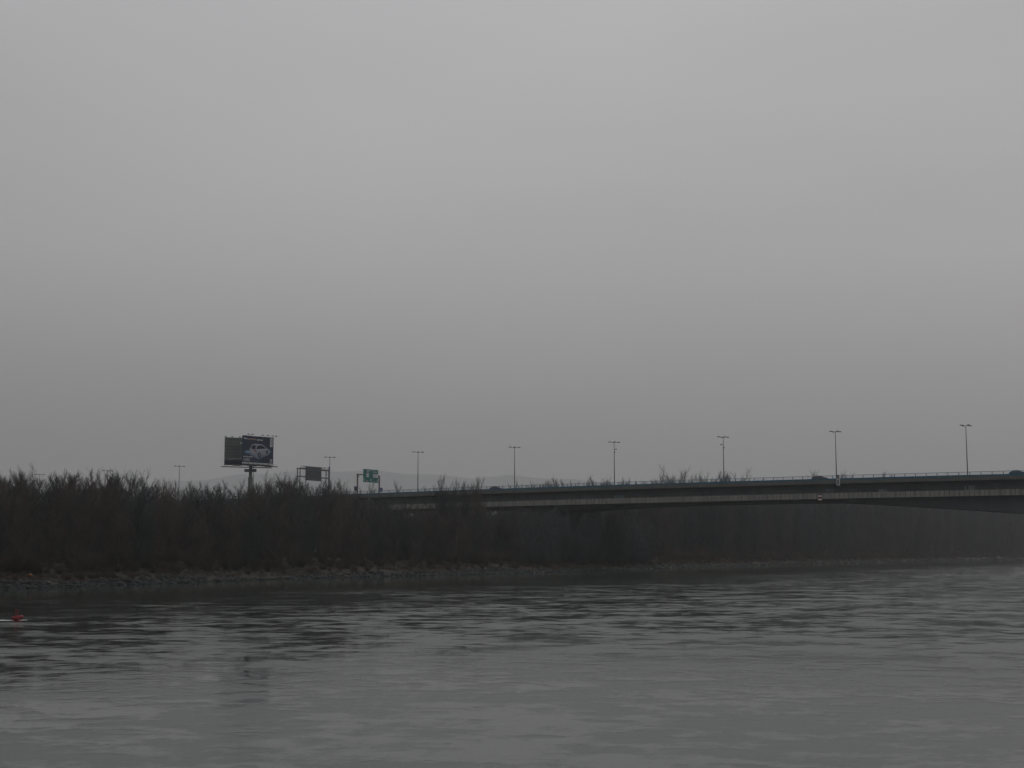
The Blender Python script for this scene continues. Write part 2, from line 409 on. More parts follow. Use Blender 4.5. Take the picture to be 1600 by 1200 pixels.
# piers
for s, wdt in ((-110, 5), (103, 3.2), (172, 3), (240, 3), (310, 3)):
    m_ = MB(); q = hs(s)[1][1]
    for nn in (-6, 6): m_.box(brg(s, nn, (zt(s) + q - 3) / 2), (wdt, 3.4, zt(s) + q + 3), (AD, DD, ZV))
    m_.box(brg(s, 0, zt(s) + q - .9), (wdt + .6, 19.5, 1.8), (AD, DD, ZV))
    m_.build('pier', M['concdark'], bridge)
# painted-over patches low on the wall
for u0, u1, v0, v1, mm in ((1507, 1523, 758.5, 769, 'patch'), (1373, 1386, 764, 770, 'patch'), (1290, 1303, 764, 769, 'patchb'), (960, 975, 774, 779, 'patchb')):
    n_ = EDGE - 2.6; sa, sb = s_at(u1, v0, n_), s_at(u0, v0, n_); Y = brg(sa, n_, 0).y
    za, zb = at(u0, v0, Y).z, at(u0, v1, Y).z
    q = MB(); sm = (sa + sb) / 2; q.box(brg(sm, n_ + .012, (za + zb) / 2), (sb - sa, .02, za - zb), (AD, DD, ZV))
    q.build('painted_patch', M[mm], bridge)
# service cabinet on the outside of the deck edge
sc = s_at(1310, 748, EDGE); zc = zt(sc)
cab = thing('service_cabinet', brg(sc, EDGE, zc - 2.75), 'pale grey metal cabinet hung on the bridge deck edge below a lamp post', 'cabinet')
rot = Matrix.Rotation(math.atan2(AD.y, AD.x), 4, 'Z')
ax = (AD, DD, ZV)
q = MB(); q.box(DD * .22 + ZV * .95, (.85, .38, 1.75), ax); q.build('housing', M['white'], cab)
q = MB(); q.box(DD * .425 + ZV * .95, (.68, .02, 1.5), ax); q.build('door', M['patch'], cab)
q = MB(); q.box(DD * .15 + ZV * 2.35, (.5, .3, 1.0), ax); q.build('junction_box', M['lamphead'], cab)
# navigation board with two white bands
sn = s_at(1281.5, 777, EDGE); Yn = brg(sn, EDGE, 0).y
zA, zB = at(1281, 771.5, Yn).z, at(1281, 783, Yn).z
nav = thing('navigation_board', brg(sn, EDGE + .1, zB), 'small dark red board with two white bands hung on lower bridge fascia', 'sign')
H = zA - zB; q = MB(); q.box(ZV * H / 2, (.98, .06, H), ax); q.build('board', M['darkred'], nav)
for f0, f1 in ((.14, .28), (.62, .76)):
    q = MB(); q.box(DD * .04 + ZV * H * (f0 + f1) / 2, (.96, .03, H * (f1 - f0)), ax); q.build('white_band', M['white'], nav)
q = MB()
for k in (-.3, .3): q.box(AD * k - DD * .05 + ZV * H * .55, (.07, .06, H * .8), ax)
q.build('bracket', M['steel'], nav)

# ------------------------------------------------------------------ lamp posts
def lamp(s, vtop, u, cctv=0, pink=False, where=''):
    base = brg(s, 0, zt(s) - 1.22); top = at(u, vtop, base.y).z; Hh = top - base.z
    t_ = thing('lamp_post', base, where, 'street lamp', 'tall four-headed lamp posts along the bridge median')
    q = MB(); q.tube((0, 0, .25), (0, 0, Hh * .5), .17, .125, 10); q.tube((0, 0, Hh * .5), (0, 0, Hh), .125, .075, 10)
    q.build('pole', M['pinksteel' if pink else 'steel'], t_)
    q = MB(); q.box((0, 0, .125), (.5, .5, .25)); q.tube((0, 0, .25), (0, 0, .9), .2, .2, 10); q.build('base', M['conc'], t_)
    arms = MB()
    for sg in (1, -1):
        for k in (1, -1):
            d = DD * sg * .80 + AD * k * sg * .60 if False else (DD * sg * .819 + AD * k * .574)
            e_ = d * 1.15 + ZV * (Hh + .12); arms.tube((0, 0, Hh - .05), e_, .055, .045, 6)
            hd = MB(); c = d * 1.5 + ZV * (Hh + .14); sd_ = ZV.cross(d)
            vs = [c + d * a * .48 + sd_ * b_ * wdt + ZV * z_ for (z_, wdt, a_) in ((-.11, .17, 1), (.02, .19, 1), (.13, .10, .8)) for a, b_ in ((-a_, -1), (a_, -1), (a_, 1), (-a_, 1))]
            hd.add(vs, [(3, 2, 1, 0), (8, 9, 10, 11)] + [(r_ * 4 + i, r_ * 4 + (i + 1) % 4, r_ * 4 + 4 + (i + 1) % 4, r_ * 4 + 4 + i) for r_ in (0, 1) for i in range(4)])
            ho = hd.build('lamp_head', M['lamphead'], t_)
            ln = MB(); ln.box(c - ZV * .125 + d * .08, (.5, .24, .03), (d, sd_, ZV)); ln.build('lens', M['lens'], ho)
    arms.build('lamp_arm', M['steel'], t_)
    if cctv:
        q = MB(); q.box(AD * (-.35 * cctv) + ZV * (Hh - 2.0), (.6, .1, .1), ax); q.box(AD * (-.65 * cctv) + ZV * (Hh - 2.05), (.4, .26, .28), ax)
        q.build('camera_box', M['lamphead'], t_)
        q = MB(); q.box(AD * -.16 + ZV * (Hh - 2.9), (.22, .22, .5), ax); q.build('junction_box', M['lamphead'], t_)
LAMPS = [(62, 742, 0, 'faint distant lamp post almost hidden by the leftmost treetops'), (168, 736, 0, 'lamp post peeking above treetops near the left edge, second from left'),
         (280, 729, 0, 'thin lamp post above the trees just left of the billboard'), (396, 722, 0, 'lamp post mostly hidden behind the large billboard column'),
         (515, 715, 0, 'lamp post standing right beside the grey gantry seen from behind'), (653, 707, 0, 'first lamp post to the right of the green road sign'),
         (804, 699.5, 0, 'second lamp post to the right of the green road sign'), (960, 691.5, 1, 'lamp post with small camera box, bare railing at its foot'),
         (1131, 683.5, -1, 'lamp post with small camera box, rising from bare treetops behind the railing'), (1307, 675, 0, 'lamp post above the pale cabinet on the bridge edge'),
         (1512, 665.5, 0, 'tallest looking lamp post, near the right edge of the photo'), (1762, 655, 0, 'lamp post on the bridge beyond the right edge')]
for i, (u, v, c, lab) in enumerate(LAMPS): lamp(s_at(u, 745, 0), v, u, c, i >= 9, lab)

# ------------------------------------------------------------------ green sign gantry
sg_ = 171.0; base = brg(sg_, 0, zt(sg_) - 1.22)
zb = base.z; crossz = at(557, 741.5, brg(sg_, EDGE, 0).y).z - zb
gn = thing('sign_gantry', base, 'steel portal over the road carrying the green direction sign', 'gantry')
for nn, nm in ((EDGE - .5, 0), (.2, 1)):
    q = MB(); q.box(DD * nn + ZV * crossz / 2, (.38, .38, crossz), ax); q.build('post', M['pinksteel'], gn)
    q = MB(); q.box(DD * nn + ZV * .2, (.8, .8, .4), ax); q.build('footing', M['conc'], gn)
q = MB()
q.box(DD * (EDGE / 2) + ZV * (crossz + .1), (.3, EDGE - .2, .34), ax)
q.box(DD * (EDGE - 1.1) + ZV * (crossz - .35), (.2, .9, .14), (AD, (DD + ZV * .8).normalized(), (ZV - DD * .8).normalized()))
q.box(DD * .9 + ZV * (crossz - .35), (.2, .9, .14), (AD, (DD - ZV * .8).normalized(), (ZV + DD * .8).normalized()))
q.build('crossbeam', M['pinksteel'], gn)
# sign board: spans 8.4 m x 4.3 m, faces along -AD
W_, H_ = 8.3, 4.25; nC = 5.55; zC = crossz - .12
F0 = -AD; org = DD * (nC + W_ / 2) + ZV * (zC - H_ / 2) + F0 * .25; UU = -DD; VV = ZV
def panelpart(parent, nm, material, polys, depth0, th=.01, o=None, U=None, V=None, Wd=None):
    mb = MB()
    for p in polys: mb.prism(p, (o or org) + (Wd or F0) * depth0, U or UU, V or VV, Wd or F0, th)
    return mb.build(nm, material, parent)
def rect(x0, y0, x1, y1): return [(x0, y0), (x1, y0), (x1, y1), (x0, y1)]
def sc_(polys): return [[(x * W_, y * H_) for x, y in p] for p in polys]
def dashes(x0, x1, y0, y1, n_, seed=1):
    rr = random.Random(seed); out = []; x = x0; st = (x1 - x0) / n_
    for i in range(n_):
        k = rr.random(); out.append(rect(x, y0, x + st * (.55 + .2 * k), y1 - (y1 - y0) * (.25 * (k > .6)))); x += st
    return out
def stroke(x0, y0, x1, y1, w_):
    dx, dy = x1 - x0, y1 - y0; l = math.hypot(dx, dy); nx, ny = -dy / l * w_ / 2, dx / l * w_ / 2
    return [(x0 + nx, y0 + ny), (x0 - nx, y0 - ny), (x1 - nx, y1 - ny), (x1 + nx, y1 + ny)]
sb = panelpart(gn, 'sign_board', M['signgreen'], [rect(0, 0, W_, H_)], 0, .12)
panelpart(sb, 'sign_text', M['signwhite'], sc_(dashes(.20, .47, .875, .935, 6, 1) + dashes(.21, .42, .775, .83, 5, 2) + dashes(.53, .95, .885, .93, 7, 3) + dashes(.65, .95, .755, .81, 6, 4)), .124)
panelpart(sb, 'route_plate', M['signwhite'], sc_([rect(.20, .40, .35, .70), rect(.65, .40, .99, .66)]), .124)
panelpart(sb, 'route_text', M['adglass'], sc_(dashes(.235, .32, .60, .645, 2, 5) + dashes(.235, .32, .46, .50, 2, 6) + dashes(.70, .93, .565, .61, 5, 7) + dashes(.70, .82, .45, .50, 3, 8)), .138)
panelpart(sb, 'arrow', M['signwhite'], sc_([stroke(.06, .10, .06, .30, .022), [(.03, .16), (.06, .06), (.09, .16)],
    stroke(.49, .08, .49, .30, .024), stroke(.49, .16, .58, .20, .03), stroke(.90, .06, .97, .26, .022)]), .124)
panelpart(sb, 'lane_symbol', M['adorange'], sc_([rect(.17, .05, .30, .12), rect(.68, .06, .74, .13)]), .124)
q = MB()
for x in (.2, .5, .8): q.box(DD * (nC + W_ * (.5 - x)) + ZV * zC + F0 * .17, (.12, .12, H_ * .92), ax)
q.build('bracket', M['steel'], gn)
for k, (u, lab) in enumerate(((555.5, 'small blue sign at the left foot of the green sign gantry'), (595, 'small blue sign at the right foot of the green sign gantry'))):
    nn = EDGE - .3 if k == 0 else -.4; ps = brg(s_at(u, 763, nn), nn, 0); p0 = Vector((ps.x, ps.y, zb + .05))
    v0, v1 = (759.8, 766.5) if k == 0 else (762, 768); za = at(u, v0, p0.y).z - p0.z; zz = at(u, v1, p0.y).z - p0.z
    t_ = thing('blue_sign', p0, lab, 'road sign', 'blue signs at the gantry feet')
    q = MB(); q.tube((0, 0, 0), (0, 0, za), .05, .05, 8); q.build('post', M['steel'], t_)
    q = MB(); q.box(F0 * .09 + ZV * (za + zz) / 2, (.05, 1.75, za - zz), ax); q.build('sign_panel', M['signblue'], t_)
    q = MB(); q.box(F0 * .122 + ZV * (za + zz) / 2, (.012, .7, (za - zz) * .3), ax); q.build('sign_symbol', M['patchb'], t_)

# ------------------------------------------------------------------ grey gantry seen from behind
s2 = s_at(511.5, 745, 0); base2 = brg(s2, 0, zt(s2) - 1.22); SP = 15.6
zr = lambda v, n_=0: at(490, v, brg(s2, n_, 0).y).z - base2.z
g2 = thing('overhead_gantry', base2, 'grey steel gantry with walkway railing and panel seen from behind, beside the billboard', 'gantry')
for nn in (0.0, SP):
    q = MB()
    for k in (-.55, .55): q.box(DD * nn + AD * k + ZV * zr(735) / 2, (.2, .3, zr(735)), ax)
    for j in range(6): q.box(DD * nn + ZV * (1 + j * 1.4), (1.1, .1, .1), ax)
    q.build('post', M['signgrey'] if nn == 0 else M['steel'], g2)
for v_, hh, nm in ((735.5, .38, 'top_beam'), (747.3, .28, 'lower_beam')):
    q = MB()
    for k in (-.6, .6): q.box(DD * (SP / 2) + AD * k + ZV * zr(v_), (.2, SP + .6, hh), ax)
    q.build(nm, M['steel'], g2)
q = MB(); q.box(DD * (SP / 2 - .6) + ZV * (zr(735.5) + .24), (1.3, SP - 1.2, .06), ax); q.build('walkway', M['steel'], g2)
q = MB()
zt_ = zr(731.2) - zr(735.5)
for k in (-.62, .62):
    for f_ in (1, .5): q.box(DD * (SP / 2 - .6) + AD * k + ZV * (zr(735.5) + .25 + (zt_ - .25) * f_), (.06, SP - 1.6, .07), ax)
    for j in range(9): q.box(DD * (1 + j * (SP - 3) / 8) + AD * k + ZV * (zr(735.5) + .25 + (zt_ - .25) / 2), (.06, .07, zt_ - .25), ax)
q.build('railing', M['steel'], g2)
q = MB(); n0, n1 = SP * .30, SP * .83; zA, zB = zr(732), zr(753)
q.box(DD * (n0 + n1) / 2 - AD * .85 + ZV * (zA + zB) / 2, (.3, n1 - n0, zA - zB), ax); q.build('message_panel', M['msg'], g2)
q = MB()
for j in range(8): q.box(DD * (n0 + .35 + j * (n1 - n0 - .7) / 7) - AD * 1.06 + ZV * (zA * .35 + zB * .65), (.10, .12, (zA - zB) * .62), ax)
for z_ in (.08, .74): q.box(DD * (n0 + n1) / 2 - AD * 1.08 + ZV * (zB + (zA - zB) * z_), (.09, n1 - n0 - .2, .16), ax)
q.build('panel_rib', M['steel'], g2)
q = MB(); q.box(DD * .2 - AD * .9 + ZV * (zr(729.5) * .5 + zr(741) * .5), (.25, .6, zr(729.5) - zr(741)), ax); q.build('side_plate', M['patchb'], g2)

# ------------------------------------------------------------------ billboard
bb = at(391, 760, 360); gz = 4.0
bd = thing('billboard', (bb.x, bb.y, gz), 'large V-shaped billboard on a thick column rising above the bare trees', 'billboard')
O_ = Vector((bb.x, bb.y, gz))
def col(r0, r1, va, vb, nm, mm):
    za, zb_ = at(391, va, 360).z - gz, (at(391, vb, 360).z - gz if vb else 0)
    q = MB(); q.tube((0, 0, zb_), (0, 0, za), r0, r1, 18); q.build(nm, M[mm], bd, smooth=False)
col(.62, .60, 745.5, None, 'lower_column', 'column'); col(.42, .40, 723, 745.5, 'upper_column', 'column')
L1 = at(378, 700, 353) - O_; R1 = at(426.5, 700, 361) - O_; L2 = at(351, 700, 359) - O_; R2 = at(424, 700, 364.5) - O_
ztop = at(378, 680, 353).z - gz; zbot = at(378, 724.2, 353).z - gz
def face(Lp, Rp, flip):
    a = Vector((Lp.x, Lp.y, zbot)); b_ = Vector((Rp.x, Rp.y, zbot)); U = (b_ - a).normalized(); W = U.cross(ZV) * (1 if flip else -1)
    return a, U, (b_ - a).length, W
a1, U1, w1, W1 = face(L1, R1, True)    # W points to the viewer side
h1 = ztop - zbot
mb = MB(); mb.prism(rect(0, 0, w1, h1), a1, U1, ZV, W1, .18); f1 = mb.build('poster_board', M['navy'], bd)
def art(nm, mm, polys, lay):
    return panelpart(f1, nm, M[mm], [[(x * w1, y * h1) for x, y in p] for p in polys], .18 + lay * .006, .004, a1, U1, ZV, W1)
def ell(cx, cy, rx, ry, n_=18, a0=0): return [(cx + rx * math.cos(2 * math.pi * i / n_ + a0), cy + ry * math.sin(2 * math.pi * i / n_ + a0)) for i in range(n_)]
art('poster_glow', 'glow', [ell(.15, .42, .12, .075), ell(.84, .50, .10, .08)], 1)
art('poster_glow', 'glow2', [ell(.17, .42, .075, .04), ell(.85, .48, .05, .05)], 2)
# silver hatchback pictured from its rear quarter
art('poster_car_body', 'adcar', [[(.215, .44), (.22, .53), (.25, .58), (.30, .70), (.36, .72), (.66, .715), (.76, .62), (.85, .565), (.88, .50), (.865, .42), (.66, .31), (.52, .235), (.40, .28), (.24, .35)]], 3)
art('poster_car_roof', 'adcar2', [[(.32, .70), (.36, .725), (.60, .73), (.64, .705), (.46, .69)], [(.44, .53), (.78, .585), (.80, .55), (.47, .48)]], 4)
art('poster_car_shade', 'adcar3', [[(.225, .40), (.40, .33), (.48, .25), (.52, .25), (.58, .30), (.86, .43), (.865, .38), (.52, .185), (.24, .32)]], 4)
art('poster_car_glass', 'adglass', [[(.28, .58), (.33, .68), (.42, .67), (.41, .53), (.33, .53)], [(.45, .54), (.47, .63), (.53, .685), (.63, .685), (.77, .585)]], 5)
art('poster_car_wheel', 'adglass', [ell(.54, .33, .055, .095), ell(.785, .46, .03, .06)], 6)
art('poster_car_wheel', 'adcar3', [ell(.54, .33, .03, .06)], 7)
art('poster_tail_lamp', 'adred', [[(.38, .50), (.44, .52), (.43, .46), (.38, .45)]], 6)
art('headline', 'adtext', dashes(.04, .16, .87, .935, 3, 21), 3); art('headline', 'adtext', dashes(.46, .66, .85, .905, 5, 22), 3)
art('caption', 'adtext', dashes(.035, .33, .235, .28, 9, 24), 3)
art('headline', 'adorange', dashes(.17, .45, .865, .91, 8, 23), 3)
art('poster_strip', 'adtext', [rect(.0, .005, .995, .055)], 3)
art('poster_badge', 'adtext', [rect(.885, .655, .965, .97)], 3)
art('poster_badge_mark', 'adcar3', [rect(.915, .70, .935, .92)], 4)
art('poster_emblem', 'adtext', [ell(.93, .165, .040, .052, 16), ell(.93, .165, .026, .034, 16)][:1] + dashes(.885, .975, .075, .10, 5, 26), 3)
art('poster_emblem_hole', 'navy', [ell(.93, .165, .030, .040, 16)], 4)
art('poster_emblem_ring', 'adtext', [ell(.93, .170, .013, .045, 12)], 5)
cu = bpy.data.curves.new('poster_word', 'FONT'); cu.body = 'AURIS'; cu.size = 1.0; cu.extrude = .002
tmp = bpy.data.objects.new('tmp', cu); COL.objects.link(tmp)
bpy.context.view_layer.update(); me = bpy.data.meshes.new_from_object(tmp); bpy.data.objects.remove(tmp)
wv_ = [v.co.copy() for v in me.vertices]; mxw = max(p.x for p in wv_); mxh = max(p.y for p in wv_)
for v in me.vertices:
    c = v.co; p = a1 + U1 * (w1 * (.035 + .205 * c.x / mxw)) + ZV * (h1 * (.10 + .095 * c.y / mxh)) + W1 * (.205 + c.z); v.co = p
me.materials.clear(); me.materials.append(M['adtext']); wo = link('poster_word', me, f1)
# board edge and second board (its ribbed inner side faces the river)
a2, U2, w2, W2 = face(L2, R2, True)
mb = MB(); mb.prism(rect(0, 0, w2, h1), a2, U2, ZV, W2, -.16); f2 = mb.build('rear_board', M['lattice'], bd)
mb = MB()
for i in range(14): x = .15 + i * (w2 - .3) / 13; mb.prism(rect(x - .03, .1, x + .03, h1 - .1), a2, U2, ZV, W2, .12)
for j in range(9): y = .2 + j * (h1 - .4) / 8; mb.prism(rect(.05, y - .05, w2 - .05, y + .05), a2 + W2 * .12, U2, ZV, W2, .08)
mb.build('board_lattice', M['tube'], f2)
mb = MB(); mb.prism(rect(w2 * .32, h1 * .78, w2 * .52, h1 * .82), a2 + W2 * .22, U2, ZV, W2, .05); mb.prism(stroke(w2 * .08, h1 * .21, w2 * .5, h1 * .26, .09), a2 + W2 * .22, U2, ZV, W2, .05)
mb.build('pipe', M['white'], f2)
mb = MB(); mb.prism(rect(.0, .0, w2 * .5, h1 * .17), a2 + W2 * .21, U2, ZV, W2, .03); mb.build('lower_sheet', M['navy'], f2)
# braces between the boards, catwalk, lights
mb = MB()
for x, z_ in ((.25, .2), (.25, .8), (.6, .2), (.6, .8)):
    mb.tube(a1 + U1 * w1 * x + ZV * h1 * z_ - W1 * .02, a2 + U2 * w2 * (x + .25) + ZV * h1 * z_, .09, .09, 6)
for x in (.1, .5, .9): mb.box((a1 + a2) / 2 + (U1 * w1 + U2 * w2) / 2 * x + ZV * (-.15), (1.8, 3.0, .25))
mb.build('brace', M['steel'], bd)
zc0 = at(391, 729.3, 360).z - gz
for (aa, UUu, ww, WW, ex, nm) in ((a1, U1, w1, W1, .55, 'catwalk'), (a2, U2, w2, W2, .5, 'catwalk')):
    o_ = Vector((aa.x, aa.y, zc0)); mb = MB()
    so = .9 if nm and aa is a1 else -1.0
    mb.box(o_ + UUu * (ww / 2) + WW * so, (ww + 1.0, 1.0, .14), (UUu, WW, ZV))
    mb.box(o_ + UUu * (ww / 2) + WW * (so + .5), (ww + 1.0, .05, .22), (UUu, WW, ZV))
    for i in range(7):
        mb.box(o_ + UUu * (.3 + i * (ww - .6) / 6) + WW * (so * .5) + ZV * .42, (.10, .10, zbot - zc0 - .0), (UUu, WW, ZV))
    mb.box(o_ + UUu * (ww / 2) + WW * (so + .48) + ZV * .5, (ww + .4, .04, .04), (UUu, WW, ZV))
    mb.build(nm, M['lamphead'], bd)
zb0 = at(391, 735.4, 360).z - gz
mb = MB(); mb.box(U1 * 0 + Vector((.1, -.75, zb0)), (3.0, .5, .78)); mb.box(Vector((.1, -.2, zb0)), (.5, .9, .3)); mb.build('side_box', M['signgrey'], bd)
for i, x in enumerate((.10, .22, .55, .72, .88, 1.04)):
    mb = MB(); p = a1 + U1 * (w1 * min(x, .99)) + ZV * h1; e_ = p + W1 * 1.1 + ZV * .38 + U1 * .15
    mb.tube(p, e_, .035, .03, 5); mb.box(e_ - ZV * .06, (.42, .26, .22), (U1, W1, ZV)); mb.build('floodlight', M['lamphead'], bd)
for i, x in enumerate((.04, .18, .34)):
    mb = MB(); p = a2 + U2 * (w2 * x) + ZV * h1; e_ = p - W2 * 1.0 + ZV * .34
    mb.tube(p, e_, .035, .03, 5); mb.box(e_ - ZV * .05, (.40, .26, .22), (U2, W2, ZV)); mb.build('floodlight', M['lamphead'], bd)

# ------------------------------------------------------------------ cars on the bridge
def car(s, nn, paint, label, hatch=True):
    p = brg(s, nn, zt(s) - 1.215); slope = 0
    t_ = thing('car', p, label, 'car', 'cars driving over the bridge', math.atan2(AD.y, AD.x))
    X, Y, Z = Vector((1, 0, 0)), Vector((0, 1, 0)), ZV
    prof_ = [(-2.1, .35), (-2.12, .75), (-1.95, .95), (-1.0, 1.0), (1.55, 1.02), (2.08, .95), (2.12, .4), (1.7, .28), (-1.7, .28)]
    q = MB(); q.prism(prof_, (0, -.86, 0), X, Z, Y, 1.72); body = q.build('body', M[paint], t_)
    q = MB(); rf = [(-1.15, 1.0), (-.35, 1.44), (.25, 1.5), (1.05, 1.47), (1.85, 1.02)]
    vs = [(x, y * (.84 if z < 1.1 else .64), z) for y in (-1, 1) for x, z in rf]
    q.add(vs, [(0, 1, 2, 3, 4), (9, 8, 7, 6, 5), (0, 5, 6, 1), (1, 6, 7, 2), (2, 7, 8, 3), (3, 8, 9, 4), (0, 4, 9, 5)]); q.build('cabin', M[paint], t_)
    q = MB()
    for y in (-1, 1):
        q.add([(x, y * (.845 - (z - 1.0) * .43 + .02), z) for x, z in ((-.85, 1.07), (-.28, 1.38), (.35, 1.42), (.35, 1.07))], [(0, 1, 2, 3)])
        q.add([(x, y * (.845 - (z - 1.0) * .43 + .02), z) for x, z in ((.45, 1.07), (.45, 1.42), (1.0, 1.40), (1.5, 1.07))], [(0, 1, 2, 3)])
    q.build('side_window', M['glass'], t_)
    q = MB(); q.add([(-1.12, -.74, 1.05), (-1.12, .74, 1.05), (-.42, .58, 1.43), (-.42, -.58, 1.43)], [(0, 1, 2, 3)]); q.build('windscreen', M['glass'], t_)
    q = MB(); q.add([(1.83, -.70, 1.07), (1.83, .70, 1.07), (1.16, .58, 1.46), (1.16, -.58, 1.46)], [(0, 1, 2, 3)]); q.build('rear_window', M['glass'], t_)
    for x in (-1.3, 1.3):
        for y in (-.8, .8):
            q = MB(); q.tube((x, y - .1, .32), (x, y + .1, .32), .32, .32, 18); wh = q.build('wheel', M['rubber'], t_)
            q = MB(); q.tube((x, y - .11, .32), (x, y + .11, .32), .19, .19, 12); q.build('rim', M['rim'], wh)
    for y in (-.65, .65):
        q = MB(); q.box((-2.1, y, .72), (.1, .32, .16)); q.build('headlight', M['lens'], t_)
        q = MB(); q.box((2.11, y, .8), (.08, .26, .2)); q.build('tail_light', M['lampred'], t_)
car(s_at(1591, 738, 9.3), 9.3, 'carteal', 'dark teal car behind the barrier at the right edge of the bridge')
car(s_at(1281.5, 745, 8.6), 8.6, 'carred', 'dark maroon car behind the barrier, just left of the pale cabinet')
car(s_at(776, 760, 8.2), 8.2, 'carred', 'dark red car behind the barrier, beside the second lamp from the green sign')

# ------------------------------------------------------------------ bare trees
def vrot(d, ang, az):
    a = d.orthogonal().normalized(); b_ = d.cross(a).normalized(); s_ = a * math.cos(az) + b_ * math.sin(az)
    return (d * math.cos(ang) + s_ * math.sin(ang)).normalized()
def make_tree(H, stems, nb, seed, spread=.30, ns=7, nt_=6, tw=.020, rise=.35, lo=.12):
    rr = random.Random(seed); tr = MB(); cr = MB()
    for k in range(stems):
        az = rr.random() * 6.283; lean = rr.uniform(.03, spread * .55) * (1 if stems > 1 else .4)
        p = Vector((math.cos(az) * .25 * (stems > 1), math.sin(az) * .25 * (stems > 1), -.4)); h_ = H * (1 if k == 0 else rr.uniform(.72, .97))
        d = Vector((math.cos(az) * lean, math.sin(az) * lean, 1)).normalized(); r0 = .012 * H * (1 if stems == 1 else .7)
        nseg = 7; path = [p.copy()]
        for i in range(nseg):
            d = (d + Vector((rr.uniform(-.09, .09), rr.uniform(-.09, .09), .05))).normalized(); path.append(path[-1] + d * (h_ + .4) / nseg)
        for i in range(nseg):
            ra, rb = r0 * (1 - i / nseg) + .02, r0 * (1 - (i + 1) / nseg) + .012
            tr.tube(path[i], path[i + 1], ra, rb, 6, cap=False)
        for i in range(nb):
            tt = lo + (1 - lo) * ((i + rr.random()) / nb); x = tt * nseg; a = min(int(x), nseg - 1); f_ = x - a
            q0 = path[a].lerp(path[a + 1], f_); dd = (path[a + 1] - path[a]).normalized()
            bl = H * spread * (1.05 - .72 * tt) * rr.uniform(.6, 1.15); bd_ = vrot(dd, rr.uniform(.45, .95), rr.random() * 6.283)
            r_b = max(.02, r0 * (1 - tt) * .38)
            pp = q0; m2 = 3; bp_ = [pp]
            for j in range(m2):
                bd_ = (bd_ + Vector((rr.uniform(-.15, .15), rr.uniform(-.15, .15), rise))).normalized(); nx_ = bp_[-1] + bd_ * bl / m2
                cr.seg(bp_[-1], nx_, r_b * (1 - j / m2) + .008, r_b * (1 - (j + 1) / m2) + .006); bp_.append(nx_)
            for j in range(ns):
                y = (j + rr.random() + .6) / (ns + .6) * m2; c_ = min(int(y), m2 - 1); q1 = bp_[c_].lerp(bp_[c_ + 1], min(1, y - c_))
                sd2 = vrot((bp_[c_ + 1] - bp_[c_]).normalized(), rr.uniform(.3, .75), rr.random() * 6.283)
                sd2 = (sd2 + Vector((0, 0, .3))).normalized(); sl = bl * rr.uniform(.28, .5) * (1.1 - .1 * j / ns) + .3; q2 = q1 + sd2 * sl
                cr.seg(q1, q2, .016 if H > 18 else .0115, .008 if H > 18 else .006)
                for l in range(nt_):
                    q3 = q1.lerp(q2, (l + rr.random()) / nt_); d3 = (vrot(sd2, rr.uniform(.2, .65), rr.random() * 6.283) + Vector((0, 0, .18))).normalized()
                    cr.twig(q3, q3 + d3 * rr.uniform(.45, 1.15) * (.5 + H / 32), tw)
    return tr, cr
PROTO = []
specs = [(16, 4, 20, .36), (16, 5, 17, .40), (16, 3, 26, .34), (16, 2, 36, .38), (16, 6, 15, .42), (16, 4, 20, .30), (16, 3, 25, .40), (16, 5, 17, .33)]
for i, (H, st, nb, sp) in enumerate(specs):
    tr, cr = make_tree(H, st, nb, 100 + i, sp, 8, 9, .0118, .16, .04)
    PROTO.append((tr.mesh('trunk', M['bark']), cr.mesh('crown', M['twig' if i % 2 == 0 else 'twig_grey'])))
TALL = []
for i in range(4):
    tr, cr = make_tree(30, 2 + i % 2, 30, 300 + i, (.26, .22, .30, .24)[i], 7, 7, .03, .25, .03)
    TALL.append((tr.mesh('trunk', M['bark']), cr.mesh('crown', M['twig_grey' if i % 2 else 'twig'])))
SK = [(-120, 745), (0, 742), (30, 735), (60, 745), (95, 742), (125, 738), (150, 737), (175, 744), (200, 742), (240, 746), (265, 755), (285, 762), (300, 752), (330, 760), (350, 754), (380, 756), (410, 752),
      (435, 744), (460, 750), (490, 754), (520, 754), (545, 760), (560, 768), (600, 778), (640, 785), (672, 784), (684, 782), (744, 784), (758, 787), (780, 789), (850, 792), (900, 793), (950, 796), (1000, 800)]
SKu = [a for a, _ in SK]; SKv = [b_ for _, b_ in SK]
def sky_v(u): return max(float(np.interp(u + du, SKu, SKv)) for du in (-5, 0, 5))
REG = [(-1e9, 62, 'at the left edge of the photo'), (62, 168, 'between the two lamp posts sunk in treetops'), (168, 235, 'right of the second lamp post from the left'), (235, 280, 'just left of the lamp post before the billboard'),
       (280, 345, 'in the low dip left of the billboard'), (345, 391, 'below the left half of the billboard'), (391, 440, 'below the right half of the billboard'), (440, 475, 'between billboard and grey gantry'), (475, 520, 'below the grey gantry'),
       (520, 556, 'between grey gantry and green sign'), (556, 600, 'below the green sign'), (600, 653, 'between green sign and first lamp right of it'), (653, 700, 'in the left of the two clumps topping the railing'),
       (700, 765, 'in the right of the two clumps topping the railing'), (765, 850, 'below the second lamp post right of the green sign'), (850, 2000, 'at the right end of the thicket')]
def reg_label(u):
    for a, b_, l in REG:
        if a <= u < b_: return l
def place_tree(pr, x, y, z, Hh, Hp, label, group, wide=1.0, name='bare_tree', rnd=random, cat='tree'):
    t_ = thing(name, (x, y, z), label, cat, group, rnd.random() * 6.283)
    k = Hh / Hp; t_.scale = (k ** .75 * wide, k ** .75 * wide, k)
    for nm, me_ in zip(('trunk', 'crown'), pr): link(nm, me_, t_)
    return t_
rr = random.Random(5); cnt = 0
